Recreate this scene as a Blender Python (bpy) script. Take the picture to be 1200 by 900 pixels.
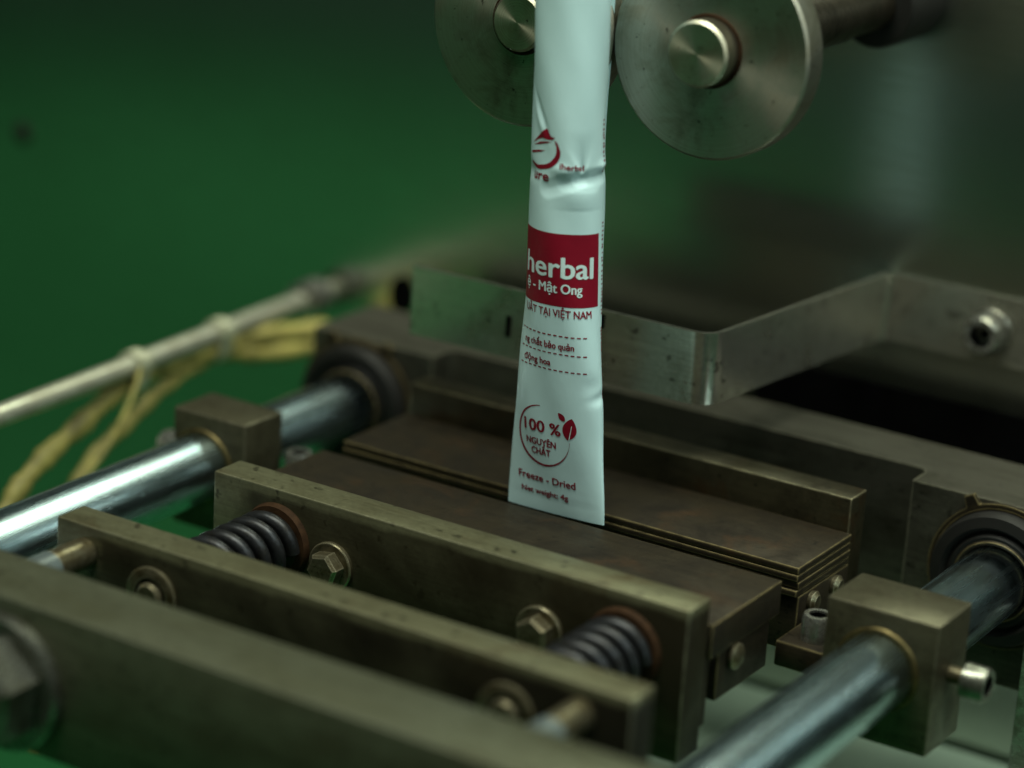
import bpy, bmesh, math, random
from mathutils import Vector, Matrix

# ------------------------------------------------------------------ scene, camera, light
for o in list(bpy.data.objects):
    bpy.data.objects.remove(o)
sc = bpy.context.scene
COL = sc.collection
MM = 0.001                                     # everything below is written in millimetres
random.seed(7)

# camera: 92 mm lens, looking down 18 deg, turned 31 deg, rolled 3.7 deg
PIT, YAW, ROL = math.radians(18.27), math.radians(-31.32), math.radians(3.67)
fwd = Vector((math.sin(YAW)*math.cos(PIT), math.cos(YAW)*math.cos(PIT), -math.sin(PIT)))
right = Vector((math.cos(YAW), -math.sin(YAW), 0))
up = right.cross(fwd)
R_ = math.cos(ROL)*right + math.sin(ROL)*up
U_ = -math.sin(ROL)*right + math.cos(ROL)*up
cd = bpy.data.cameras.new('camera')
cam = bpy.data.objects.new('camera', cd); COL.objects.link(cam)
m = Matrix((R_, U_, -fwd)).transposed().to_4x4()
m.translation = Vector((339.4379, -612.9861, 271.7315))*MM
cam.matrix_world = m
cd.sensor_width = 36; cd.lens = 3070/1200*36
cd.clip_start = 0.02; cd.clip_end = 60
cd.dof.use_dof = True; cd.dof.focus_distance = 0.738; cd.dof.aperture_fstop = 4.0
cd.dof.aperture_blades = 8
sc.camera = cam

w = bpy.data.worlds.new('World'); sc.world = w; w.use_nodes = True
bg = w.node_tree.nodes['Background']
bg.inputs['Color'].default_value = (0.56, 0.92, 0.75, 1); bg.inputs['Strength'].default_value = 0.028

def area(name, loc, target, sx, sy, power, col):
    l = bpy.data.lights.new(name, 'AREA'); l.shape = 'RECTANGLE'; l.size = sx; l.size_y = sy
    l.energy = power; l.color = col
    o = bpy.data.objects.new(name, l); COL.objects.link(o)
    o.location = loc
    o.rotation_euler = (Vector(target)-Vector(loc)).to_track_quat('-Z', 'Y').to_euler()
    return o
TINT = (0.95, 1.0, 0.83)
area('tube_lamp', (0.16, -0.27, 1.38), (-0.02, -0.03, 0.03), 1.3, 0.42, 32, TINT)
area('shaft_fill', (1.15, -0.1, 0.95), (0.0, 0, 0.0), 1.6, 0.9, 2.4, (0.60, 1.0, 1.0))  # unseen soft fill, added for the shafts to reflect
area('tube_lamp', (1.00, -0.1, 0.90), (0.0, 0, 0.0), 1.6, 0.025, 1.7, (0.95, 1.0, 0.92))
area('tube_lamp', (1.12, -0.1, 0.76), (0.0, 0, 0.0), 1.6, 0.025, 1.7, (0.95, 1.0, 0.92))
cl_ = area('floor_fill', (-2.8, -4.2, 2.1), (-2.8, -4.2, -1), 2.4, 3.8, 24, TINT)
cl_.data.spread = math.radians(105)            # added unseen fill for the reflected floor; narrow spread spares the machine

vs = sc.view_settings
vs.view_transform = 'Standard'; vs.look = 'None'; vs.exposure = 0.1; vs.gamma = 1
sc.render.engine = 'CYCLES'
sc.render.resolution_x = 1024; sc.render.resolution_y = 768

# ------------------------------------------------------------------ materials
def newmat(name):
    mt = bpy.data.materials.new(name); mt.use_nodes = True
    nt = mt.node_tree; b = nt.nodes['Principled BSDF']
    return mt, nt, b
def N(nt, t, **k):
    n = nt.nodes.new(t)
    for a, v in k.items(): setattr(n, a, v)
    return n
def ramp(nt, src, stops):
    r = N(nt, 'ShaderNodeValToRGB'); e = r.color_ramp.elements
    while len(e) < len(stops): e.new(0.5)
    for i, (p, c) in enumerate(stops):
        e[i].position = p
        e[i].color = (c, c, c, 1) if isinstance(c, (int, float)) else (*c, 1)
    nt.links.new(src, r.inputs[0]); return r.outputs[0]
def noise(nt, vec, scale, detail=6, rough=.6, dist=0.):
    n = N(nt, 'ShaderNodeTexNoise'); n.inputs['Scale'].default_value = scale
    n.inputs['Detail'].default_value = detail; n.inputs['Roughness'].default_value = rough
    n.inputs['Distortion'].default_value = dist
    if vec is not None: nt.links.new(vec, n.inputs['Vector'])
    return n.outputs['Fac']
def mix(nt, fac, a, b, mode='MIX'):
    x = N(nt, 'ShaderNodeMix', data_type='RGBA', blend_type=mode)
    for s, v in ((x.inputs[0], fac), (x.inputs[6], a), (x.inputs[7], b)):
        if isinstance(v, bpy.types.NodeSocket): nt.links.new(v, s)
        elif isinstance(v, tuple): s.default_value = (*v, 1)
        else: s.default_value = v
    return x.outputs[2]
def mapping(nt, scale, co='Object'):
    tc = N(nt, 'ShaderNodeTexCoord'); mp = N(nt, 'ShaderNodeMapping')
    mp.inputs['Scale'].default_value = scale
    nt.links.new(tc.outputs[co], mp.inputs[0]); return mp.outputs[0]

def steel(name, base, dirt, metallic=.85, rough=(.34, .6), scale=55, amount=(.42, .66), stretch=(1, 1, 1),
          bump=.12, fine=900, rust=None, edge=None, lines=(.02, 1, 1), stain=None):
    """worn, oily machine steel: base metal, blotchy dirt film, fine scratches"""
    mt, nt, b = newmat(name)
    v = mapping(nt, stretch)
    big = noise(nt, v, scale, 8, .65, .4)
    mask = ramp(nt, big, [(amount[0], 0.), (amount[1], 1.)])
    vf = mapping(nt, (1, 1, 1))
    f = noise(nt, vf, fine, 3, .7)
    c = mix(nt, mask, base, dirt)
    c = mix(nt, .35, c, ramp(nt, f, [(.3, .35), (.7, 1.)]), 'MULTIPLY')
    ln = noise(nt, mapping(nt, lines), 1500, 3, .7)
    c = mix(nt, .5, c, ramp(nt, ln, [(.35, .45), (.65, 1.)]), 'MULTIPLY')
    specks = ramp(nt, noise(nt, vf, scale*7, 3, .5), [(.63, 0.), (.70, .75)])
    c = mix(nt, specks, c, tuple(x*.25 for x in dirt))
    if rust:
        rm = ramp(nt, noise(nt, vf, scale*.8, 6, .7, .6), [(.56, 0.), (.72, .8)])
        c = mix(nt, rm, c, rust)
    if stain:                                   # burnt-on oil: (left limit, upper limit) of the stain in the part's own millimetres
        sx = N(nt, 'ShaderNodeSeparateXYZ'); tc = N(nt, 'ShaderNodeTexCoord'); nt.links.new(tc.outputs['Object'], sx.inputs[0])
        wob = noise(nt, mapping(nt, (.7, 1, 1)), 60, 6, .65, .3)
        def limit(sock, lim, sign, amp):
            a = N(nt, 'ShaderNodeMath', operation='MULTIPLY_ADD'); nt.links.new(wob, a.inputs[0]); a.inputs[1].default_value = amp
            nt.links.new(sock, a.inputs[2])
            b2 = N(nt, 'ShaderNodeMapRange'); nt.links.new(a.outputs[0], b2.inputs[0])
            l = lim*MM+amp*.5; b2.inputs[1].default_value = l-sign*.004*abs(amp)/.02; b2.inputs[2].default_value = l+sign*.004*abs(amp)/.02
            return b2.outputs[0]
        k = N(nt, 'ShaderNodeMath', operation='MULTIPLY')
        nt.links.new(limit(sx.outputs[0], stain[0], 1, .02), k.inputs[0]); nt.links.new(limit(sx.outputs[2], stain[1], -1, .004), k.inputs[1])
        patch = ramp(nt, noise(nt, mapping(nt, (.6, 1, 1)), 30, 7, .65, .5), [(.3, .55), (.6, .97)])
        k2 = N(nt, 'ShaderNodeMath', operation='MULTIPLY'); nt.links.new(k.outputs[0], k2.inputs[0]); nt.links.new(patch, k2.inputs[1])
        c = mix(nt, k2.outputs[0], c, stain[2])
    if edge:                                    # bare metal shows on worn edges
        g = N(nt, 'ShaderNodeNewGeometry'); bv = N(nt, 'ShaderNodeBevel', samples=4); bv.inputs['Radius'].default_value = .0009
        dt = N(nt, 'ShaderNodeVectorMath', operation='DOT_PRODUCT')
        nt.links.new(g.outputs['Normal'], dt.inputs[0]); nt.links.new(bv.outputs[0], dt.inputs[1])
        wear = mix(nt, .5, ramp(nt, dt.outputs['Value'], [(.84, 1.), (.992, 0.)]), ramp(nt, noise(nt, vf, 260, 4, .6), [(.38, 0.), (.6, 1.)]), 'MULTIPLY')
        em = ramp(nt, wear, [(.1, 0.), (.8, 1.)])
        c = mix(nt, em, c, edge)
    nt.links.new(c, b.inputs['Base Color'])
    b.inputs['Metallic'].default_value = metallic; b.inputs['Specular IOR Level'].default_value = .25
    nt.links.new(ramp(nt, mix(nt, .5, mask, f), [(.2, rough[0]), (.8, rough[1])]), b.inputs['Roughness'])
    bp = N(nt, 'ShaderNodeBump'); bp.inputs['Strength'].default_value = bump; bp.inputs['Distance'].default_value = .0004
    nt.links.new(mix(nt, .5, mix(nt, .5, big, f), ln), bp.inputs['Height']); nt.links.new(bp.outputs[0], b.inputs['Normal'])
    return mt

def chrome_shaft():
    mt, nt, b = newmat('ground_shaft')
    v = mapping(nt, (1, .04, 1))
    s = noise(nt, v, 500, 4, .6)
    c = mix(nt, ramp(nt, s, [(.35, 0.), (.75, .7)]), (.48, .62, .70), (.30, .41, .47))
    sm = ramp(nt, noise(nt, mapping(nt, (1, .35, 1)), 40, 6, .6), [(.52, 0.), (.75, .7)])
    c = mix(nt, sm, c, (.22, .22, .17))
    nt.links.new(c, b.inputs['Base Color']); b.inputs['Metallic'].default_value = 1
    nt.links.new(ramp(nt, s, [(.3, .17), (.8, .36)]), b.inputs['Roughness'])
    b.inputs['Anisotropic'].default_value = .8
    t = N(nt, 'ShaderNodeTangent', direction_type='RADIAL', axis='Y'); nt.links.new(t.outputs[0], b.inputs['Tangent'])
    return mt

def turned(name, base=(.50, .47, .38), dirt=(.16, .15, .08), aniso=.8):
    """lathe-turned face: concentric rings give the radial sheen"""
    mt, nt, b = newmat(name)
    tc = N(nt, 'ShaderNodeTexCoord')
    sx = N(nt, 'ShaderNodeSeparateXYZ'); nt.links.new(tc.outputs['Object'], sx.inputs[0])
    cb = N(nt, 'ShaderNodeCombineXYZ'); nt.links.new(sx.outputs[0], cb.inputs[0]); nt.links.new(sx.outputs[2], cb.inputs[1])
    ln = N(nt, 'ShaderNodeVectorMath', operation='LENGTH'); nt.links.new(cb.outputs[0], ln.inputs[0])
    rings = N(nt, 'ShaderNodeTexNoise', noise_dimensions='1D'); rings.inputs['Scale'].default_value = 2600
    nt.links.new(ln.outputs['Value'], rings.inputs['W'])
    v = mapping(nt, (1, 1, 1))
    d = ramp(nt, noise(nt, v, 75, 8, .65, .5), [(.45, 0.), (.68, 1.)])
    c = mix(nt, d, base, dirt)
    c = mix(nt, .3, c, ramp(nt, rings.outputs['Fac'], [(.3, .4), (.7, 1.)]), 'MULTIPLY')
    sp = ramp(nt, noise(nt, v, 420, 3, .5), [(.66, 0.), (.72, .9)])
    c = mix(nt, sp, c, (.03, .028, .02))
    nt.links.new(c, b.inputs['Base Color']); b.inputs['Metallic'].default_value = .95
    nt.links.new(ramp(nt, d, [(0., .34), (1., .5)]), b.inputs['Roughness'])
    b.inputs['Anisotropic'].default_value = aniso
    t = N(nt, 'ShaderNodeTangent', direction_type='RADIAL', axis='Y'); nt.links.new(t.outputs[0], b.inputs['Tangent'])
    bp = N(nt, 'ShaderNodeBump'); bp.inputs['Strength'].default_value = .08; bp.inputs['Distance'].default_value = .0002
    nt.links.new(rings.outputs['Fac'], bp.inputs['Height']); nt.links.new(bp.outputs[0], b.inputs['Normal'])
    return mt

def brushed_panel():
    mt, nt, b = newmat('brushed_panel')
    v = mapping(nt, (.06, 1, 1))
    s = noise(nt, v, 700, 4, .6)
    big = noise(nt, mapping(nt, (1, 1, 1)), 9, 5, .55, .3)
    c = mix(nt, ramp(nt, s, [(.3, 0.), (.8, 1.)]), (.56, .58, .53), (.47, .49, .44))
    c = mix(nt, ramp(nt, big, [(.4, 0.), (.7, .5)]), c, (.42, .45, .38))
    nt.links.new(c, b.inputs['Base Color']); b.inputs['Metallic'].default_value = 1
    nt.links.new(ramp(nt, s, [(.3, .20), (.8, .25)]), b.inputs['Roughness'])
    return mt

def simple(name, col, metallic=0., rough=.5, var=.3, scale=120, spec=.5, bump=0.):
    mt, nt, b = newmat(name)
    v = mapping(nt, (1, 1, 1)); n = noise(nt, v, scale, 6, .6)
    c = mix(nt, ramp(nt, n, [(.3, 0.), (.75, 1.)]), tuple(x*(1-var) for x in col), tuple(min(1, x*(1+var*.6)) for x in col))
    nt.links.new(c, b.inputs['Base Color'])
    b.inputs['Metallic'].default_value = metallic; b.inputs['Roughness'].default_value = rough
    b.inputs['Specular IOR Level'].default_value = spec
    if bump:
        bp = N(nt, 'ShaderNodeBump'); bp.inputs['Strength'].default_value = bump; bp.inputs['Distance'].default_value = .0005
        nt.links.new(n, bp.inputs['Height']); nt.links.new(bp.outputs[0], b.inputs['Normal'])
    return mt

M = {}
BAR = dict(metallic=.55, rough=(.38, .62), scale=38, amount=(.42, .66), stretch=(.5, 1, 1), edge=(.29, .28, .19), rust=(.06, .034, .011))
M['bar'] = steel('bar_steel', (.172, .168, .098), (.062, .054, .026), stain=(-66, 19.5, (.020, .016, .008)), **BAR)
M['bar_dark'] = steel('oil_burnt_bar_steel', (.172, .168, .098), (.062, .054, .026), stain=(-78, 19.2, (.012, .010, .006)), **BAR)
M['bar_grey'] = steel('grey_bar_steel', (.140, .146, .095), (.076, .076, .042), metallic=.6, rough=(.38, .55), stretch=(.4, 1, 1), edge=(.20, .21, .16))
M['nut'] = steel('grey_nut', (.26, .27, .23), (.11, .11, .08), metallic=.85, rough=(.24, .4), scale=120, lines=(1, 1, .05))
M['plate'] = steel('oily_plate_steel', (.050, .044, .024), (.018, .0145, .0065), metallic=.6, rough=(.38, .6), rust=(0.0385, 0.0193, 0.0066), edge=(0.33, 0.297, 0.187))
M['block'] = steel('block_steel', (.112, .104, .064), (.056, .048, .027), metallic=.65, rough=(.38, .55), scale=90, edge=(.27, .25, .18))
M['jaw'] = steel('burnt_jaw_steel', (.032, .0245, .0140), (.0145, .0108, .006), metallic=.4, rough=(.5, .72), scale=60, rust=(0.0403, 0.0211, 0.00868),
                 bump=.3, edge=(.24, .19, .085))
M['brass'] = steel('worn_brass_strip', (0.144, 0.112, 0.044), (0.056, 0.0416, 0.016), metallic=.7, rough=(.35, .5), scale=200)
M['bolt'] = steel('zinc_bolt', (0.24, 0.212, 0.136), (0.096, 0.0736, 0.032), metallic=.8, rough=(.28, .45), scale=220, edge=(0.48, 0.44, 0.304))
M['screw'] = steel('bright_screw', (.55, .55, .50), (.22, .21, .16), rough=(.22, .38), scale=200)
M['beam'] = steel('beam_steel', (.105, .100, .078), (.040, .038, .026), metallic=.6, rough=(.38, .6), stretch=(.4, 1, 1), edge=(0.303, 0.286, 0.209))
M['spring'] = steel('spring_wire', (.045, .047, .052), (.024, .022, .019), metallic=.75, rough=(.36, .52), scale=200)
M['rust'] = simple('rust_and_shadow_ring', (.032, .015, .006), .2, .75, .5, 300, spec=.15, bump=.4)  # rust on the spring seats, painted shadow around the roller pins
M['strip'] = steel('bracket_strip', (.72, .71, .60), (.34, .32, .23), metallic=.9, rough=(.20, .34), scale=45, amount=(.52, .75), stretch=(1, 1, 1), edge=(.5, .5, .40), bump=.05)
M['shaft'] = chrome_shaft()
M['disc'] = turned('turned_disc', (.37, .36, .30), (.21, .20, .145))
M['pin'] = turned('turned_pin', (.46, .44, .34), (.30, .28, .19), .85)
M['rim'] = steel('disc_rim', (.085, .072, .050), (.03, .025, .016), rough=(.3, .5), scale=90)
M['panel'] = brushed_panel()
M['rubber'] = simple('black_rubber', (.007, .0065, .0055), 0, .6, .3, spec=.3)
M['dark'] = simple('dark_hole_and_gap_shade', (.003, .003, .003), 0, .9, .2, spec=0)  # black for small holes and for the shade painted behind the beam
M['floor'] = simple('green_floor_paint', (.046, .29, .100), 0, .7, .25, 2.0, spec=.08)
M['deck'] = simple('pale_deck', (.22, .30, .235), .0, .6, .2, 12, spec=.2)
M['rod'] = steel('rod_steel', (.66, .66, .54), (.46, .44, .34), metallic=.7, rough=(.3, .45), scale=120, lines=(1, .02, 1))
M['sleeve'] = simple('yellow_sleeve', (.29, .25, .066), 0, .6, .6, 130, bump=.5)
M['tie'] = simple('nylon_tie', (.38, .38, .27), 0, .4, .1)
M['nylon'] = simple('pale_sleeve', (.085, .105, .105), .3, .4, .2)
M['ink'] = simple('crimson_ink', (.215, .004, .018), 0, .42, .06, 300, spec=.35)
M['white_ink'] = simple('white_ink', (.62, .78, .79), 0, .45, .03, 300)
def film():
    mt, nt, b = newmat('sachet_film')
    v = mapping(nt, (1, 1, 1))
    n = noise(nt, v, 60, 5, .55)
    nt.links.new(mix(nt, n, (.53, .75, .78), (.57, .79, .82)), b.inputs['Base Color'])
    b.inputs['Roughness'].default_value = .31; b.inputs['Specular IOR Level'].default_value = .5
    bp = N(nt, 'ShaderNodeBump'); bp.inputs['Strength'].default_value = .16; bp.inputs['Distance'].default_value = .0006
    nt.links.new(noise(nt, mapping(nt, (1, 1, .5)), 190, 3, .5, .4), bp.inputs['Height']); nt.links.new(bp.outputs[0], b.inputs['Normal'])
    return mt
M['film'] = film()

# ------------------------------------------------------------------ builders
ORG = {}
def thing(name, label, cat, base, group=None):
    o = bpy.data.objects.new(name, None); COL.objects.link(o)
    o.empty_display_size = .01
    ORG[o.name] = Vector(base); o.location = Vector(base)*MM
    o['label'] = label; o['category'] = cat
    if group: o['group'] = group
    return o
def obj(name, bm, mat, parent=None, org=None, smooth=True, bevel=0, seg=2):
    """bm is in world millimetres; the object's origin is put at org"""
    if bevel:
        ed = [e for e in bm.edges if len(e.link_faces) == 2 and e.calc_face_angle(0) > .6]
        bmesh.ops.bevel(bm, geom=ed, offset=bevel, segments=seg, affect='EDGES', profile=.5, clamp_overlap=True)
    if org is None:
        vv = [v.co for v in bm.verts]
        org = Vector([(min(c[i] for c in vv)+max(c[i] for c in vv))/2 for i in range(3)])
    org = Vector(org)
    for v in bm.verts: v.co = (v.co-org)*MM
    bmesh.ops.recalc_face_normals(bm, faces=bm.faces)
    me = bpy.data.meshes.new(name); bm.to_mesh(me); bm.free()
    me.materials.append(M[mat] if isinstance(mat, str) else mat)
    if smooth:
        me.polygons.foreach_set('use_smooth', [True]*len(me.polygons))
        me.set_sharp_from_angle(angle=math.radians(38))
    o = bpy.data.objects.new(name, me); COL.objects.link(o)
    ORG[o.name] = org
    o.location = (org-(ORG[parent.name] if parent else Vector()))*MM
    if parent: o.parent = parent
    return o
def tag(o, label, cat, group=None):
    o['label'] = label; o['category'] = cat
    if group: o['group'] = group
    return o
def box(x0, x1, y0, y1, z0, z1, bm=None):
    bm = bm or bmesh.new()
    r = bmesh.ops.create_cube(bm, size=1)
    for v in r['verts']:
        v.co = Vector(((x0+x1)/2+v.co.x*(x1-x0), (y0+y1)/2+v.co.y*(y1-y0), (z0+z1)/2+v.co.z*(z1-z0)))
    return bm
AX = {'X': Matrix(((0, 0, 1), (1, 0, 0), (0, 1, 0))), 'Y': Matrix(((1, 0, 0), (0, 0, 1), (0, -1, 0))).to_3x3(), 'Z': Matrix.Identity(3)}
def frame(axis):
    if axis == 'Z': return Vector((1, 0, 0)), Vector((0, 1, 0)), Vector((0, 0, 1))
    if axis == 'Y': return Vector((1, 0, 0)), Vector((0, 0, 1)), Vector((0, 1, 0))
    return Vector((0, 1, 0)), Vector((0, 0, 1)), Vector((1, 0, 0))
def lathe(prof, c, axis='Y', n=48, bm=None, close=False):
    """prof: list of (radius, offset along the axis)"""
    bm = bm or bmesh.new(); A, B, D = frame(axis); c = Vector(c); rings = []
    for r, h in prof:
        if r < 1e-6: rings.append([bm.verts.new(c+D*h)])
        else: rings.append([bm.verts.new(c+D*h+A*r*math.cos(2*math.pi*i/n)+B*r*math.sin(2*math.pi*i/n)) for i in range(n)])
    prs = list(zip(rings, rings[1:]))
    if close: prs.append((rings[-1], rings[0]))
    for a, b in prs:
        for i in range(n):
            j = (i+1) % n
            f = [a[i % len(a)], a[j % len(a)], b[j % len(b)], b[i % len(b)]]
            f = list(dict.fromkeys(f))
            if len(f) > 2: bm.faces.new(f)
    return bm
def prism(pts, axis, h0, h1, c=(0, 0, 0), bm=None):
    bm = bm or bmesh.new(); A, B, D = frame(axis); c = Vector(c)
    lo = [bm.verts.new(c+A*p[0]+B*p[1]+D*h0) for p in pts]; hi = [bm.verts.new(c+A*p[0]+B*p[1]+D*h1) for p in pts]
    bm.faces.new(lo); bm.faces.new(hi)
    for i in range(len(pts)):
        j = (i+1) % len(pts); bm.faces.new((lo[i], lo[j], hi[j], hi[i]))
    return bm
def hexa(af, axis, h0, h1, c, turn=0., ch=.8):
    """hexagon head with a chamfered outer rim (h1 is the free end)"""
    r = af/2/math.cos(math.pi/6); s = 1 if h1 > h0 else -1
    bm = bmesh.new(); A, B, D = frame(axis); c = Vector(c); rings = []
    for rr, h in ((r, h0), (r, h1-s*ch), (r-ch*1.2, h1)):
        rings.append([bm.verts.new(c+D*h+A*rr*math.cos(turn+i*math.pi/3)+B*rr*math.sin(turn+i*math.pi/3)) for i in range(6)])
    bm.faces.new(rings[0]); bm.faces.new(rings[2])
    for a, b in zip(rings, rings[1:]):
        for i in range(6): bm.faces.new((a[i], a[(i+1) % 6], b[(i+1) % 6], b[i]))
    return bm
def tube(path, r, n=10, bm=None, flat=1., cap=True):
    bm = bm or bmesh.new(); path = [Vector(p) for p in path]; rings = []; prevN = None
    for i, p in enumerate(path):
        t = (path[min(i+1, len(path)-1)]-path[max(i-1, 0)]).normalized()
        if prevN is None:
            prevN = t.cross(Vector((0, 0, 1)));
            if prevN.length < .1: prevN = t.cross(Vector((1, 0, 0)))
        nn = (prevN-t*prevN.dot(t)).normalized(); prevN = nn; bb = t.cross(nn)
        rr = r[i] if isinstance(r, (list, tuple)) else r
        rings.append([bm.verts.new(p+nn*rr*math.cos(2*math.pi*k/n)*flat+bb*rr*math.sin(2*math.pi*k/n)) for k in range(n)])
    for a, b in zip(rings, rings[1:]):
        for k in range(n): bm.faces.new((a[k], a[(k+1) % n], b[(k+1) % n], b[k]))
    if cap: bm.faces.new(rings[0]); bm.faces.new(rings[-1])
    return bm
def smoothpath(pts, k=10):
    pts = [Vector(p) for p in pts]; out = []
    for i in range(len(pts)-1):
        p0, p1, p2, p3 = pts[max(i-1, 0)], pts[i], pts[i+1], pts[min(i+2, len(pts)-1)]
        for j in range(k):
            t = j/k
            out.append(.5*((2*p1)+(p2-p0)*t+(2*p0-5*p1+4*p2-p3)*t*t+(3*p1-p0-3*p2+p3)*t**3))
    return out+[pts[-1]]

# ------------------------------------------------------------------ setting
bm = bmesh.new(); bmesh.ops.create_grid(bm, x_segments=2, y_segments=2, size=9000)
for v in bm.verts: v.co.z = -950
fl = obj('floor', bm, 'floor', smooth=False, org=(0, 0, -950)); fl['kind'] = 'structure'

pn = thing('steel_backdrop', 'large brushed steel machine panel behind the jaws reflecting green', 'machine wall', (-150, 141, -340))
obj('sheet', box(-750, 330, 141, 144, -340, 330), 'panel', pn, bevel=.5)
h = obj('slot', prism([(math.cos(t)*5.2*(1 if abs(math.cos(t)) < .5 else 1), math.sin(t)*7.2) for t in [i*math.pi/12 for i in range(24)]], 'Y', -.9, -.1, (-168, 141, 3)), 'dark', pn)
obj('gap_shade_sheet', box(-24, 325, 140.4, 140.9, -70, 12.5), 'dark', pn)  # black sheet on the panel, paints the shade of the gap behind the beam
obj('rivet', lathe([(0, -1.6), (2.6, -1.3), (4.4, -.05)], (-351, 141, 31)), 'rubber', pn)

dk = tag(obj('machine_deck', box(-40, 250, -20, 138, -112, -104), 'deck', bevel=1), 'pale grey flat deck plate low down under the sealing jaws', 'deck')
sp_ = tag(obj('steel_strip', box(108, 118, 59, 62, -104, -16), 'screw', bevel=.4), 'bright narrow upright steel strip under the flange bushing', 'strip')

# ------------------------------------------------------------------ rear beam with bushings
SX = (-135.5, 94.5); SZ = -12.0
bt = thing('rear_beam', 'dark steel rear crossbeam with a long recess, holding both guide shafts', 'beam', (-20, 88, -46))
def fillet(cx, cy, r, a0, a1, n=6):
    return [(cx+r*math.cos(math.radians(a0+(a1-a0)*i/n)), cy+r*math.sin(math.radians(a0+(a1-a0)*i/n))) for i in range(n+1)]
pts = [(-155, 70)] + [(-107, 70)] + fillet(-103, 78, 4, 180, 90) + fillet(60, 78, 4, 90, 0) + [(64, 70), (115, 70), (115, 105), (-155, 105)]
obj('crossbeam', prism(pts, 'Z', -46, 10), 'beam', bt, bevel=.7)
for sx in SX:
    b = obj('bushing', lathe([(11.2, 3), (11.2, -6), (13.5, -6.5), (15, -5), (16.5, -7), (19.5, -6.5), (20.2, -4.5), (20.2, 3)], (sx, 69.9, SZ), n=64), 'rubber', bt, org=(sx, 70, SZ))
    obj('lip', lathe([(10.9, -6.2), (12.0, -6.9), (12.6, -6.2)], (sx, 69.9, SZ), n=64), 'jaw', b, org=(sx, 70, SZ))
    rb = lathe([(20.6, -.2), (20.6, -2), (22.2, -2), (22.2, -.2)], (sx, 70, SZ), n=64)
    for a in (62, 118):
        c, s = math.cos(math.radians(a)), math.sin(math.radians(a))
        prism([(22*c-2.2*s, 22*s+2.2*c), (25.5*c-1.5*s, 25.5*s+1.5*c), (25.5*c+1.5*s, 25.5*s-1.5*c), (22*c+2.2*s, 22*s-2.2*c)], 'Y', -2, -.3, (sx, 70, SZ), rb)
    obj('retaining_ring', rb, 'jaw', bt, org=(sx, 70, SZ))

# ------------------------------------------------------------------ guide shafts
for sx, lb in zip(SX, ('polished guide shaft running through the block beside the yellow cables', 'polished guide shaft with bright streaks through the large clamp block')):
    tag(obj('guide_shaft', lathe([(0, -190), (9.6, -190), (10.6, -189), (10.6, 98), (0, 98)], (sx, 0, SZ), n=72), 'shaft', org=(sx, 0, SZ)), lb, 'shaft', 'guide shafts')

# ------------------------------------------------------------------ clamp blocks on the shafts
def capscrew(c, axis, s, rad, hgt, parent, name='cap_screw', mat='screw', shank=0):
    """socket head screw; c = underside of the head, s = direction sign along the axis"""
    o = obj(name, lathe([(rad*.5, -s*shank), (rad*.5, 0), (rad, 0), (rad, s*hgt*.86), (rad*.9, s*hgt), (rad*.6, s*hgt), (rad*.6, s*hgt*.45), (0, s*hgt*.4)], c, axis, 28), mat, parent, org=c)
    A, B, D = frame(axis); cc = Vector(c)
    obj('socket', lathe([(0, s*hgt*.42), (rad*.58, s*hgt*.42), (rad*.58, s*hgt*.93)], c, axis, 6), 'dark', o, org=c)
    return o
def clamp_block(x0, x1, y0, y1, z0, z1, sx, side, label, arm, screwpos):
    t = thing('clamp_block', label, 'clamp block', ((x0+x1)/2, (y0+y1)/2, z0), 'clamp blocks on the guide shafts')
    obj('block', box(x0, x1, y0, y1, z0, z1), 'block', t, bevel=.9)
    obj('bore_ring', lathe([(10.62, -.6), (11.6, -.6), (12.4, .3)], (sx, y0, SZ), n=60), 'brass', t, org=(sx, y0, SZ))
    xe = x1 if side > 0 else x0
    st = obj('stud', lathe([(2.4, -side*1), (2.4, side*5)], (xe, (y0+y1)/2, SZ), 'X', 20), 'bolt', t)
    capscrew((xe+side*4.5, (y0+y1)/2, SZ-.6), 'X', side, 5.0, 6.5, t, mat='nut' if side > 0 else 'screw')
    obj('arm', box(*arm), 'jaw', t, bevel=.6)
    capscrew(screwpos, 'Z', 1, 4.4, 7.5, t)
    return t
clamp_block(-147, -119, -13.5, 5.5, -33, 5, SX[0], -1, 'small square clamp block on the guide shaft beside the yellow cables', (-119.2, -98.5, -2, 24, -24, -15), (-113.5, 7, -15))
clamp_block(78.2, 110.8, -15.5, 6.2, -33, 5, SX[1], 1, 'square steel clamp block with socket screw, gripping the streaked shaft', (60.0, 78.6, -6, 22, -24, -16.5), (68.5, 2.0, -16.5))

# ------------------------------------------------------------------ rear jaw
rj = thing('rear_jaw', 'dark burnt rear sealing jaw with layered front edge and tall backing plate', 'sealing jaw', (-19, 30, -30))
X0, X1 = -97.3, 58.7
obj('jaw_block', box(X0, X1, 9.5, 42, -26, -9.2), 'jaw', rj, bevel=.5)
obj('top_plate', box(X0, X1, 7.7, 42, -2.0, 0), 'jaw', rj, bevel=.35)
for i, (yy, mt_) in enumerate(((7.5, 'brass'), (8.2, 'jaw'), (7.4, 'brass'))):
    z = -2.25-i*2.3
    obj('seal_strip', box(X0, X1+.2*(i % 2), yy, 41.5, z-1.9, z), 'jaw', rj, bevel=.25)
obj('backing_plate', box(-97.0, 57.2, 42.6, 53.2, -30, 10.2), 'plate', rj, bevel=.6)
for z, y in ((-13, 18), (-13, 33)):
    obj('end_screw', lathe([(0, 2.2), (2.0, 2.2), (3.1, 1.2), (3.1, -.1)], (X1, y, z), 'X', 24), 'bolt', rj)

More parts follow.
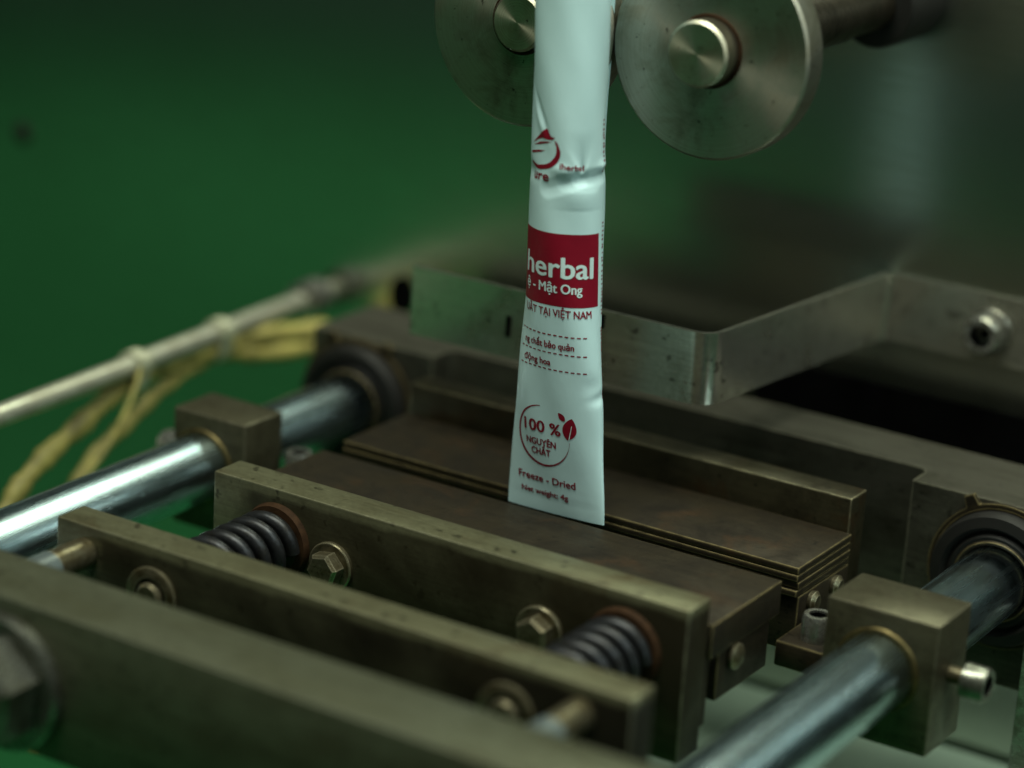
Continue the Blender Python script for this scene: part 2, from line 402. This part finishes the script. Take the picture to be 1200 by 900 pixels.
# ------------------------------------------------------------------ front jaw with clamp plate
fj = thing('front_jaw', 'dark burnt front sealing jaw with bolted clamp plate', 'sealing jaw', (-19, -30, -36))
obj('jaw_block', box(X0, X1+.4, -43.3, -3.0, -10, 0), 'jaw', fj, bevel=.45)
obj('heater_block', box(X0+4, X1-.8, -36, -6, -25, -10.2), 'jaw', fj, bevel=.6)
obj('packing_strip', box(X0+3, X1-2, -43.2, -38.5, -31, -10.2), 'jaw', fj, bevel=.5)
obj('end_screw', lathe([(0, 2.0), (2.2, 2.0), (3.7, 1.0), (3.7, -.1)], (X1, -28, -14), 'X', 24), 'bolt', fj)
obj('crumb', hexa(2.2, 'Z', 0, .8, (-40, -38, 0), .3, .2), 'bolt', fj)
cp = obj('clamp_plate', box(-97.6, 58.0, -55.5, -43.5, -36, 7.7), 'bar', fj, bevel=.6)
SPX = (-74.5, 39.5); SPZ = -8.0
for sx in SPX:
    obj('spring_seat', lathe([(8.6, -.2), (8.6, -2.2), (11.0, -2.0), (11.6, .1)], (sx, -55.5, SPZ), n=48), 'rust', cp)
for bx, tw in ((-55, .2), (14, .55)):
    o = obj('bolt_washer', lathe([(3, 0), (3, -1.4), (6.9, -1.4), (7.2, -1.1), (7.2, .1)], (bx, -55.5, -10.2), n=36), 'bolt', cp)
    obj('bolt_head', hexa(9.0, 'Y', 0, -4.4, (bx, -56.8, -10.2), tw), 'bolt', cp)

# ------------------------------------------------------------------ springs
def spring(sx, label):
    y0, y1 = -57.8, -96.2; turns = 5.5; n = 30; pts = []
    for i in range(int(turns*n)+1):
        f = i/(turns*n); a = 2*math.pi*i/n
        pts.append((sx+8.8*math.cos(a), y0-1.9+(y1-y0+3.8)*f, SPZ+8.8*math.sin(a)))
    tag(obj('coil_spring', tube(pts, 2.05, 12), 'spring'), label, 'spring', 'compression springs between the bars')
spring(SPX[0], 'dark coil spring on rusty seat, near the guide shaft by the yellow cables')
spring(SPX[1], 'dark coil spring at the bar end facing the streaked guide shaft')

# ------------------------------------------------------------------ pressure bar
pb = thing('pressure_bar', 'worn olive steel pressure bar with two springs behind it', 'bar', (-20, -102, -38))
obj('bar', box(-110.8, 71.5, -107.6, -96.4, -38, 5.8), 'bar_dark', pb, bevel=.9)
for sx in (-76.5, 36.5):
    o = obj('washer', lathe([(5.4, .1), (5.4, -1.2), (8.0, -1.2), (8.4, -.9), (8.4, .1)], (sx, -107.6, -8.5), n=44), 'bolt', pb)
    obj('rod_end', lathe([(0, -2.6), (3.4, -2.6), (4.2, -1.8), (4.2, .1)], (sx, -107.6, -8.5), n=28), 'bolt', pb)
    obj('guide_rod', lathe([(5.4, 52), (5.4, 10.9)], (sx+2, -107.6, SPZ), n=24), 'spring', pb)
for sx in (-100.4, 57.1):
    obj('tie_stud', lathe([(4.3, .1), (4.3, -13.5), (3.9, -14)], (sx, -107.6, -2.2), n=32), 'bolt', pb)
    obj('spacer_sleeve', lathe([(3.8, -13), (5.0, -14), (5.0, -30.5)], (sx, -107.6, -2.8), n=32), 'nylon', pb)

# ------------------------------------------------------------------ front crossbar with its big nuts
fb = thing('front_crossbar', 'thick grey front crossbar with a large hex nut and washer', 'bar', (-20, -150, -33))
obj('bar', box(-157, 117, -161.2, -138.2, -33, 7.7), 'bar_grey', fb, bevel=1.0)
for sx in (-79,):
    obj('washer', lathe([(8, .1), (8, -3.2), (17.4, -3.2), (18.4, -2.2), (18.4, .1)], (sx, -161.2, -15), n=64), 'nut', fb)
    obj('nut', hexa(25, 'Y', 0, -12, (sx, -164.3, -15), .35, 1.6), 'nut', fb)
    obj('stud_end', lathe([(0, -19), (6, -19), (7.2, -17.8), (7.2, -11.5)], (sx, -164.3, -15), n=40), 'screw', fb)

# ------------------------------------------------------------------ bent strip bracket
br = thing('strip_bracket', 'bent flat steel strip bracket screwed to the panel behind the sachet', 'bracket', (20, 138, 28))
def strip_poly():
    P0, P1, P2, P3 = Vector((-95, 38.4)), Vector((9.5, 38.4)), Vector((19.6, 139.6)), Vector((150, 139.6))
    def corner(a, b, c, r):
        d1 = (a-b).normalized(); d2 = (c-b).normalized(); ang = d1.angle(d2); tl = r/math.tan(ang/2)
        p, q = b+d1*tl, b+d2*tl; out = []
        for i in range(9):
            t = i/8; out.append(p*(1-t)**2+b*2*t*(1-t)+q*t*t)
        return out
    return [P0]+corner(P0, P1, P2, 7)+corner(P1, P2, P3, 4)+[P3]
cl = strip_poly(); L, Rr = [], []
for i, p in enumerate(cl):
    t = (cl[min(i+1, len(cl)-1)]-cl[max(i-1, 0)]).normalized(); n_ = Vector((-t.y, t.x))
    L.append((p+n_*.8)[:]); Rr.append((p-n_*.8)[:])
obj('strip', prism(L+Rr[::-1], 'Z', 28.2, 50.2), 'strip', br, bevel=.25)
for x, z0, z1 in ((-59.0, 35, 41.5), (-26.5, 44.8, 49.0)):
    obj('notch', box(x-.8, x+.8, 37.2, 37.75, z0, z1), 'dark', br)
ws = obj('washer', lathe([(2.5, -.9), (7.2, -.9), (7.4, -.6), (7.4, .2)], (56, 138.6, 38.6), n=40), 'screw', br)
capscrew((56, 137.7, 38.6), 'Y', -1, 6.0, 7, br)

# ------------------------------------------------------------------ draw rollers
def roller(cx, cz, label, hub_r, hub_h):
    t = thing('draw_roller', label, 'roller', (cx, 20, cz-30), 'draw roller discs')
    c = (cx, 12, cz)
    d = obj('disc', lathe([(hub_r+.5, 0.), (14, 0), (22, 0), (29.3, 0), (29.95, .7), (29.95, 8.6), (29.4, 9.2), (0, 9.2)], c, n=128), 'disc', t, org=c)
    pinv = [(0, -hub_h), (hub_r*.5, -hub_h), (hub_r-.8, -hub_h), (hub_r, -hub_h+.8), (hub_r, 1.5)]
    obj('pin', lathe(pinv, c, n=72), 'pin', t, org=c)
    obj('pin_shadow_ring', lathe([(hub_r+.05, -.25), (hub_r+.7, -.3), (hub_r+1.2, .05)], c, n=72), 'rust', t, org=c)  # dark ring painting the shadow around the pin, in the rust material
    obj('axle', lathe([(8.2, 9), (8.2, 80), (7.4, 81), (7.4, 106)], c, n=48), 'rim', t, org=c)
    obj('flange', lathe([(7.5, 105), (12.5, 105.5), (13.2, 107), (13.2, 128.8)], c, n=56), 'rubber', t, org=c)
    return t
roller(14.6, 138, 'turned steel roller disc with raised centre pin, clear of the sachet', 9.2, 7.0)
roller(-45.5, 137, 'turned steel roller disc with flush centre pin, partly behind the sachet', 8.4, 2.2)

# ------------------------------------------------------------------ rod with cable sleeves
A0, A1 = Vector((-191, -130, -2.5)), Vector((-201.5, 141, -2.5))
rt = thing('support_rod', 'thin steel rod with end collar running out from the panel', 'rod', A1[:])
obj('rod', tube([A0, A1], 3.5, 24), 'rod', rt)
e_ = A1-(A1-A0).normalized()*17
obj('end_collar', tube([e_-(A1-A0).normalized()*.6, e_, e_+(A1-A0).normalized()*3, e_+(A1-A0).normalized()*3.4, e_+(A1-A0).normalized()*4.6, e_+(A1-A0).normalized()*5, e_+(A1-A0).normalized()*11, e_+(A1-A0).normalized()*11.6], [3.6, 6.4, 6.4, 5.2, 5.2, 6.6, 6.6, 3.6], 28), 'screw', rt)
def rodpt(y):
    return A0+(A1-A0)*((y-A0.y)/(A1.y-A0.y))
for y, dx in ((74, 0), (27, 2)):
    p = rodpt(y); bm = lathe([(3.6, -2.4), (5.0, -2.4), (5.0, 2.4), (3.6, 2.4)], p, n=28, close=True)
    for v in bm.verts:
        if v.co.z < p.z: v.co.z = p.z+(v.co.z-p.z)*2.1
    t = obj('cable_tie', bm, 'tie'); box(p.x+2.5, p.x+6.4, y-2.6, y+2.6, p.z-.5, p.z+4.2, bm=(bb := bmesh.new()))
    obj('tie_head', bb, 'tie', t, bevel=.5)
    tl = smoothpath([(p.x+4.5, y-1, p.z+2), (p.x+6, y-8, p.z-8), (p.x+5, y-18, p.z-22), (p.x+3, y-26-dx*3, p.z-34)])
    if dx: obj('tie_tail', tube(tl, .9, 8), 'sleeve', t)
    tag(t, ('pale cable tie with a long tail on the thin rod' if dx else 'pale cable tie on the thin rod near its end collar'), 'cable tie', 'cable ties on the rod')
ca = smoothpath([(-190, 125, -11), (-198, 95, -8.5), (-199, 74, -8), (-199.5, 48, -8), (-199, 26, -9), (-199, 5, -17), (-199, -19, -27), (-198, -35, -39), (-198, -44, -60), (-200, -50, -100), (-205, -55, -140)])
tag(obj('cable_sleeve', tube(ca, [3.6+.5*math.sin(i*.9)+.3*math.sin(i*2.3) for i in range(len(ca))], 14, flat=.8), 'sleeve'), 'yellow woven cable sleeve bulging along the underside of the rod', 'cable', 'yellow cable sleeves')
cb_ = smoothpath([(-188, 128, -17), (-196, 96, -15), (-199, 74, -10.5), (-200, 49, -15), (-199, 27, -23), (-199, 5, -34), (-199, -5, -51), (-200, -9, -80), (-204, -12, -130)])
tag(obj('cable_sleeve', tube(cb_, [2.9+.4*math.sin(i*1.1) for i in range(len(cb_))], 14, flat=.75), 'sleeve'), 'thinner yellow cable sleeve sagging away below the rod', 'cable', 'yellow cable sleeves')

# ------------------------------------------------------------------ the sachet
ZA = [0, 8, 18, 31, 45, 60, 78, 96, 112, 135, 230]
AA = [15.9, 15.6, 14.9, 13.8, 12.6, 11.6, 10.9, 10.5, 10.3, 10.2, 10.2]
PER = 2*math.pi*10.2
def lerp(x, xs, ys):
    if x <= xs[0]: return ys[0]
    for i in range(len(xs)-1):
        if x <= xs[i+1]:
            t = (x-xs[i])/(xs[i+1]-xs[i]); return ys[i]+(ys[i+1]-ys[i])*t
    return ys[-1]
def half_width(z):                              # smoothed table
    return sum(lerp(z+d*min(1, z/6), ZA, AA) for d in (-6, -3, 0, 3, 6))/5
RC = {}
def ring_of(z):
    k = round(z*4)/4
    if k in RC: return RC[k]
    a = half_width(k); lo, hi = .05, a
    for _ in range(40):
        b = (lo+hi)/2; hh = ((a-b)/(a+b))**2
        p = math.pi*(a+b)*(1+3*hh/(10+math.sqrt(4-3*hh)))
        if p < PER: lo = b
        else: hi = b
    n = 360; s = [0.]; xy = []
    for i in range(n+1):
        t = -math.pi+2*math.pi*i/n; xy.append((a*math.sin(t), -b*math.cos(t)))
        if i: s.append(s[-1]+math.hypot(xy[i][0]-xy[i-1][0], xy[i][1]-xy[i-1][1]))
    mid = s[n//2]; RC[k] = ([q-mid for q in s], xy); return RC[k]
from bisect import bisect_right
def raw(u, z):
    s, xy = ring_of(z); u = max(s[0]+1e-6, min(s[-1]-1e-6, u)); i = min(bisect_right(s, u)-1, len(s)-2)
    t = (u-s[i])/(s[i+1]-s[i]); x = xy[i][0]*(1-t)+xy[i+1][0]*t; y = xy[i][1]*(1-t)+xy[i+1][1]*t
    dx, dy = xy[i+1][0]-xy[i][0], xy[i+1][1]-xy[i][1]; l = math.hypot(dx, dy) or 1
    c, sn = math.cos(.05), math.sin(.05)
    p = Vector((-15.4-5.8*z/150+c*x-sn*y, -1+sn*x+c*y, z))
    nx, ny = dy/l, -dx/l
    return p, Vector((c*nx-sn*ny, sn*nx+c*ny, 0))
def G(x, s): return math.exp(-(x/s)**2)
def groove(u, z, a, b, depth, hw):
    du, dz = b[0]-a[0], b[1]-a[1]; L2 = du*du+dz*dz
    t = max(0., min(1., ((u-a[0])*du+(z-a[1])*dz)/L2))
    q = math.hypot(u-a[0]-t*du, z-a[1]-t*dz)/hw
    return depth*max(0., 1-q)*(1-.25*max(0., 1-q))*1.2
def dent(u, z):
    d = 0.
    # pinched horizontal crease with a cone-shaped hollow above it
    if 92 < z < 118:
        d -= groove(u, z, (-1, 97.4), (8.6, 101.0), .50, 2.8)
        d -= groove(u, z, (8.6, 101.0), (19.5, 101.6), .75, 2.6)
        d -= groove(u, z, (4.0, 99.8), (13, 99.4), .40, 2.6)
        d += .25*G(z-95.5, 3.0)*G(u-9, 6)
        h_ = z-102.4
        if h_ > 0:
            wd = .7+h_*.48; cu_ = 9.2-.10*h_; k_ = max(0., 1-h_/12)
            d -= 1.25*max(0., 1-abs(u-cu_)/wd)*k_**1.5*min(1, h_/1.2)
        d += .55*G(z-103.6, 1.7)*G(u-17.0, 2.6)+.4*G(z-103.0, 1.6)*G(u-2.8, 2.6)
    # left fold running down into the leaf mark
    a = (u+6.0)-(121-z)*.55
    d -= .6*G(a, .9)*G(z-118, 4.5)
    d += .3*G(a+1.8, 1.2)*G(z-115, 4)
    d -= .7*G(z-101, 2.2)*G(u+9, 3)
    # small dimple by the side seam
    d -= .5*G((z-37.5)-(u-15)*.25, 1.6)*G(u-15, 3.0)+.35*G(z-41, 3)*G(u-13, 3)
    # slack waves of a thin film
    k = min(1, z/25)
    d += k*(.16*math.sin(.23*u+.11*z)+.13*math.sin(.31*u-.07*z+1.3)+.10*math.sin(.17*z+.5*u))
    return d
def SURF(u, z, off=0.):
    p, n = raw(u, z); return p+n*(dent(u, z)+off)
sh = thing('stick_sachet', 'upright white stick sachet with crimson print hanging between the jaws', 'sachet', (-15.4, -1, 0))
bm = bmesh.new(); UN = 150; rows = []
zs = [i*.5 for i in range(411)]
for z in zs:
    s, xy = ring_of(z); rows.append([bm.verts.new(SURF(s[0]+(s[-1]-s[0])*j/UN, z)) for j in range(UN)])
for a, b in zip(rows, rows[1:]):
    for j in range(UN): bm.faces.new((a[j], a[(j+1) % UN], b[(j+1) % UN], b[j]))
bm.faces.new(rows[0])
obj('film_tube', bm, 'film', sh, org=(-15.4, -1, 0))
fin = bmesh.new(); fr = []
for z in [i*5 for i in range(42)]:
    x = -16.6; p, n = raw(31.9, z); fr.append([fin.verts.new(q) for q in ((p.x+.4, p.y-.3, z), (x+.35, 13.4+.2*math.sin(z*.2), z), (x-.05, 13.4+.2*math.sin(z*.2), z), (p.x-.0, p.y-.3, z))] if z > 60 else None)
fr = [f for f in fr if f]
for a, b in zip(fr, fr[1:]):
    for j in range(4): fin.faces.new((a[j], a[(j+1) % 4], b[(j+1) % 4], b[j]))
obj('fin_seal', fin, 'film', sh)

def wrap(bm, off, step=.6):
    """cut flat artwork (x = along the film, y = height) into small cells and lay it on the film"""
    xs = [v.co.x for v in bm.verts]; ys = [v.co.y for v in bm.verts]
    for lo, hi, nrm in ((min(xs), max(xs), (1, 0, 0)), (min(ys), max(ys), (0, 1, 0))):
        k = math.floor(lo/step)+1
        while k*step < hi:
            bmesh.ops.bisect_plane(bm, geom=bm.verts[:]+bm.edges[:]+bm.faces[:], plane_co=Vector(nrm)*k*step, plane_no=nrm); k += 1
    for v in bm.verts: v.co = SURF(v.co.x, v.co.y, off)
    return bm
def art(name, bm, mat, off=.07):
    bmesh.ops.triangulate(bm, faces=bm.faces)
    return obj(name, wrap(bm, off), mat, sh, org=(-15.4, -1, 0))
def text(body, u0, u1, z, hgt, bold=.0, name='lettering', mat='ink', off=.07, rise=0.):
    """body set so that it fills u0..u1 with its baseline on z and capitals hgt high; bold = stroke gain in mm"""
    cu = bpy.data.curves.new('t', 'FONT'); cu.body = body; cu.size = 1; cu.resolution_u = 3
    to = bpy.data.objects.new('t', cu); COL.objects.link(to)
    dg = bpy.context.evaluated_depsgraph_get(); dg.update()
    me = bpy.data.meshes.new_from_object(to.evaluated_get(dg)); bpy.data.objects.remove(to); bpy.data.curves.remove(cu)
    bm = bmesh.new()
    xs = [v.co.x for v in me.vertices]; x0, x1 = min(xs), max(xs)
    for k, (dx, dz) in enumerate(((-1, 0), (0, .45), (1, 0), (0, -.45)) if bold else ((0, 0),)):
        b2 = bmesh.new(); b2.from_mesh(me); bmesh.ops.triangulate(b2, faces=b2.faces)
        for v in b2.verts:
            f = (v.co.x-x0)/(x1-x0)
            v.co = Vector((u0+(u1-u0)*f+dx*bold, z+v.co.y*hgt/.73+rise*f+dz*bold, 0))
        wrap(b2, off+.014*k)
        tm = bpy.data.meshes.new('t'); b2.to_mesh(tm); b2.free(); bm.from_mesh(tm); bpy.data.meshes.remove(tm)
    bpy.data.meshes.remove(me)
    return obj(name, bm, mat, sh, org=(-15.4, -1, 0))
def poly(pts, bm=None):
    bm = bm or bmesh.new(); bm.faces.new([bm.verts.new((p[0], p[1], 0)) for p in pts]); return bm
# red panel with the product name
art('red_panel', poly([(-16, 64.3), (15.3, 64.3), (15.3, 85.2), (-16, 85.2)]), 'ink', .05)
text('herbal', -8.6, 13.1, 72.6, 6.3, .21, 'lettering', 'white_ink', .10)
text('ệ - Mật Ong', -8.2, 9.8, 68.2, 2.9, .11, 'lettering', 'white_ink', .10)
text('UẤT TẠI VIỆT NAM', -8.6, 12.7, 61.2, 2.3, .06)
for z in (55.6, 50.2, 45.2):
    bm = bmesh.new(); u = -10.5
    while u < 11.2: poly([(u, z-.18), (u+1.05, z-.18), (u+1.05, z+.18), (u, z+.18)], bm); u += 1.72
    art('dashed_line', bm, 'ink')
text('ng chất bảo quản', -8.9, 7.6, 51.7, 2.0, .08)
text('động hoa', -9.0, .6, 46.4, 2.0, .08)
# round 100 % mark
bm = bmesh.new(); cx, cz, rx, rz = -2.5, 24.2, 8.5, 9.2; K = 60
ang = lambda i: math.radians(95+(262)*i/K)
for i in range(K):
    q = []
    for k, s in ((i, 1), (i+1, 1), (i+1, -1), (i, -1)):
        wd = .04+.34*math.sin(math.pi*min(1, (k+2)/K*1.02))**.8 if k < K else .05
        q.append((cx+(rx+s*wd)*math.cos(ang(k)), cz+(rz+s*wd)*math.sin(ang(k))))
    poly(q, bm)
art('round_mark', bm, 'ink')
def leaf(cx, cz, L_, W_, a, bm=None, n=14):
    c, s = math.cos(a), math.sin(a); pts = []
    for i in range(n+1):
        t = i/n; pts.append((W_*math.sin(math.pi*t)**.75*(1-.25*t), L_*(t-.5)))
    for i in range(n-1, 0, -1):
        t = i/n; pts.append((-W_*math.sin(math.pi*t)**.75*(1-.25*t), L_*(t-.5)))
    return poly([(cx+c*x-s*y, cz+s*x+c*y) for x, y in pts], bm)
art('leaf_mark', leaf(3.7, 31.3, 3.0, 1.0, .75, leaf(6.1, 27.9, 7.0, 2.4, -.22)), 'ink')
art('leaf_vein', poly([(5.7, 24.6), (6.0, 24.6), (6.85, 29.0), (6.7, 29.1)]), 'white_ink', .10)
text('100 %', -8.8, 3.2, 25.2, 3.7, .16)
text('NGUYÊN', -8.3, 1.6, 21.0, 2.1, .10)
text('CHẤT', -6.6, -.2, 18.1, 2.1, .10)
text('Freeze - Dried', -11.6, 7.3, 9.4, 2.3, .09)
text('Net weight: 4g', -10.6, 4.9, 5.3, 1.8, .08)
# leaf-and-swoosh mark near the pinch
bm = bmesh.new()
so = [(1.0, 111.2), (1.8, 110.6), (2.4, 109.3), (2.8, 107.9), (2.4, 106.1), (1.4, 104.6), (-.2, 103.4), (-2.2, 102.7), (-4.8, 102.3), (-8.4, 103.2)]
si = [(1.0, 110.8), (1.5, 109.6), (1.6, 108.6), (1.5, 107.6), (1.0, 106.5), (.1, 105.4), (-1.2, 104.4), (-3.0, 103.8), (-5.2, 103.4), (-8.2, 104.0)]
so = [(p.x, p.y) for p in smoothpath([(a, b, 0) for a, b in so], 5)]; si = [(p.x, p.y) for p in smoothpath([(a, b, 0) for a, b in si], 5)]
for k in range(len(so)-1): poly([so[k], so[k+1], si[k+1], si[k]], bm)
poly([(-7.6, 109.0), (-6.6, 110.2), (-4.6, 111.9), (-3.0, 113.3), (-2.0, 114.0), (-1.3, 113.8), (-.9, 112.9), (-.2, 112.1), (1.1, 112.0), (.4, 111.3), (-1.0, 111.0), (-3.4, 111.2), (-5.2, 110.5)], bm)
poly([(-7.4, 108.5), (-4.2, 110.0), (-1.8, 110.5), (.2, 110.6), (-1.8, 110.0), (-4.2, 109.3)], bm)
poly([(-8.8, 106.5), (-5.0, 107.5), (-2.0, 107.9), (-4.2, 107.1), (-8.4, 106.0)], bm)
art('leaf_emblem', bm, 'ink')
text('ure', -6.9, -.8, 99.4, 2.9, .13)
text('iherbal', 2.7, 9.6, 103.6, 1.7, .06, rise=-.5)
# minute side print along the seam: far too small to read, short strokes of ink
bm = bmesh.new(); z = 30.
rnd = random.Random(3)
while z < 117:
    if not (58 < z < 61 or 88 < z < 101):
        hgt = rnd.uniform(.3, .75); u = 17.0+rnd.uniform(-.1, .3)
        poly([(u, z), (u+rnd.uniform(.7, 1.4), z), (u+rnd.uniform(.7, 1.4), z+hgt), (u, z+hgt)], bm)
    z += rnd.uniform(.75, 1.5)
art('fine_print', bm, 'ink')
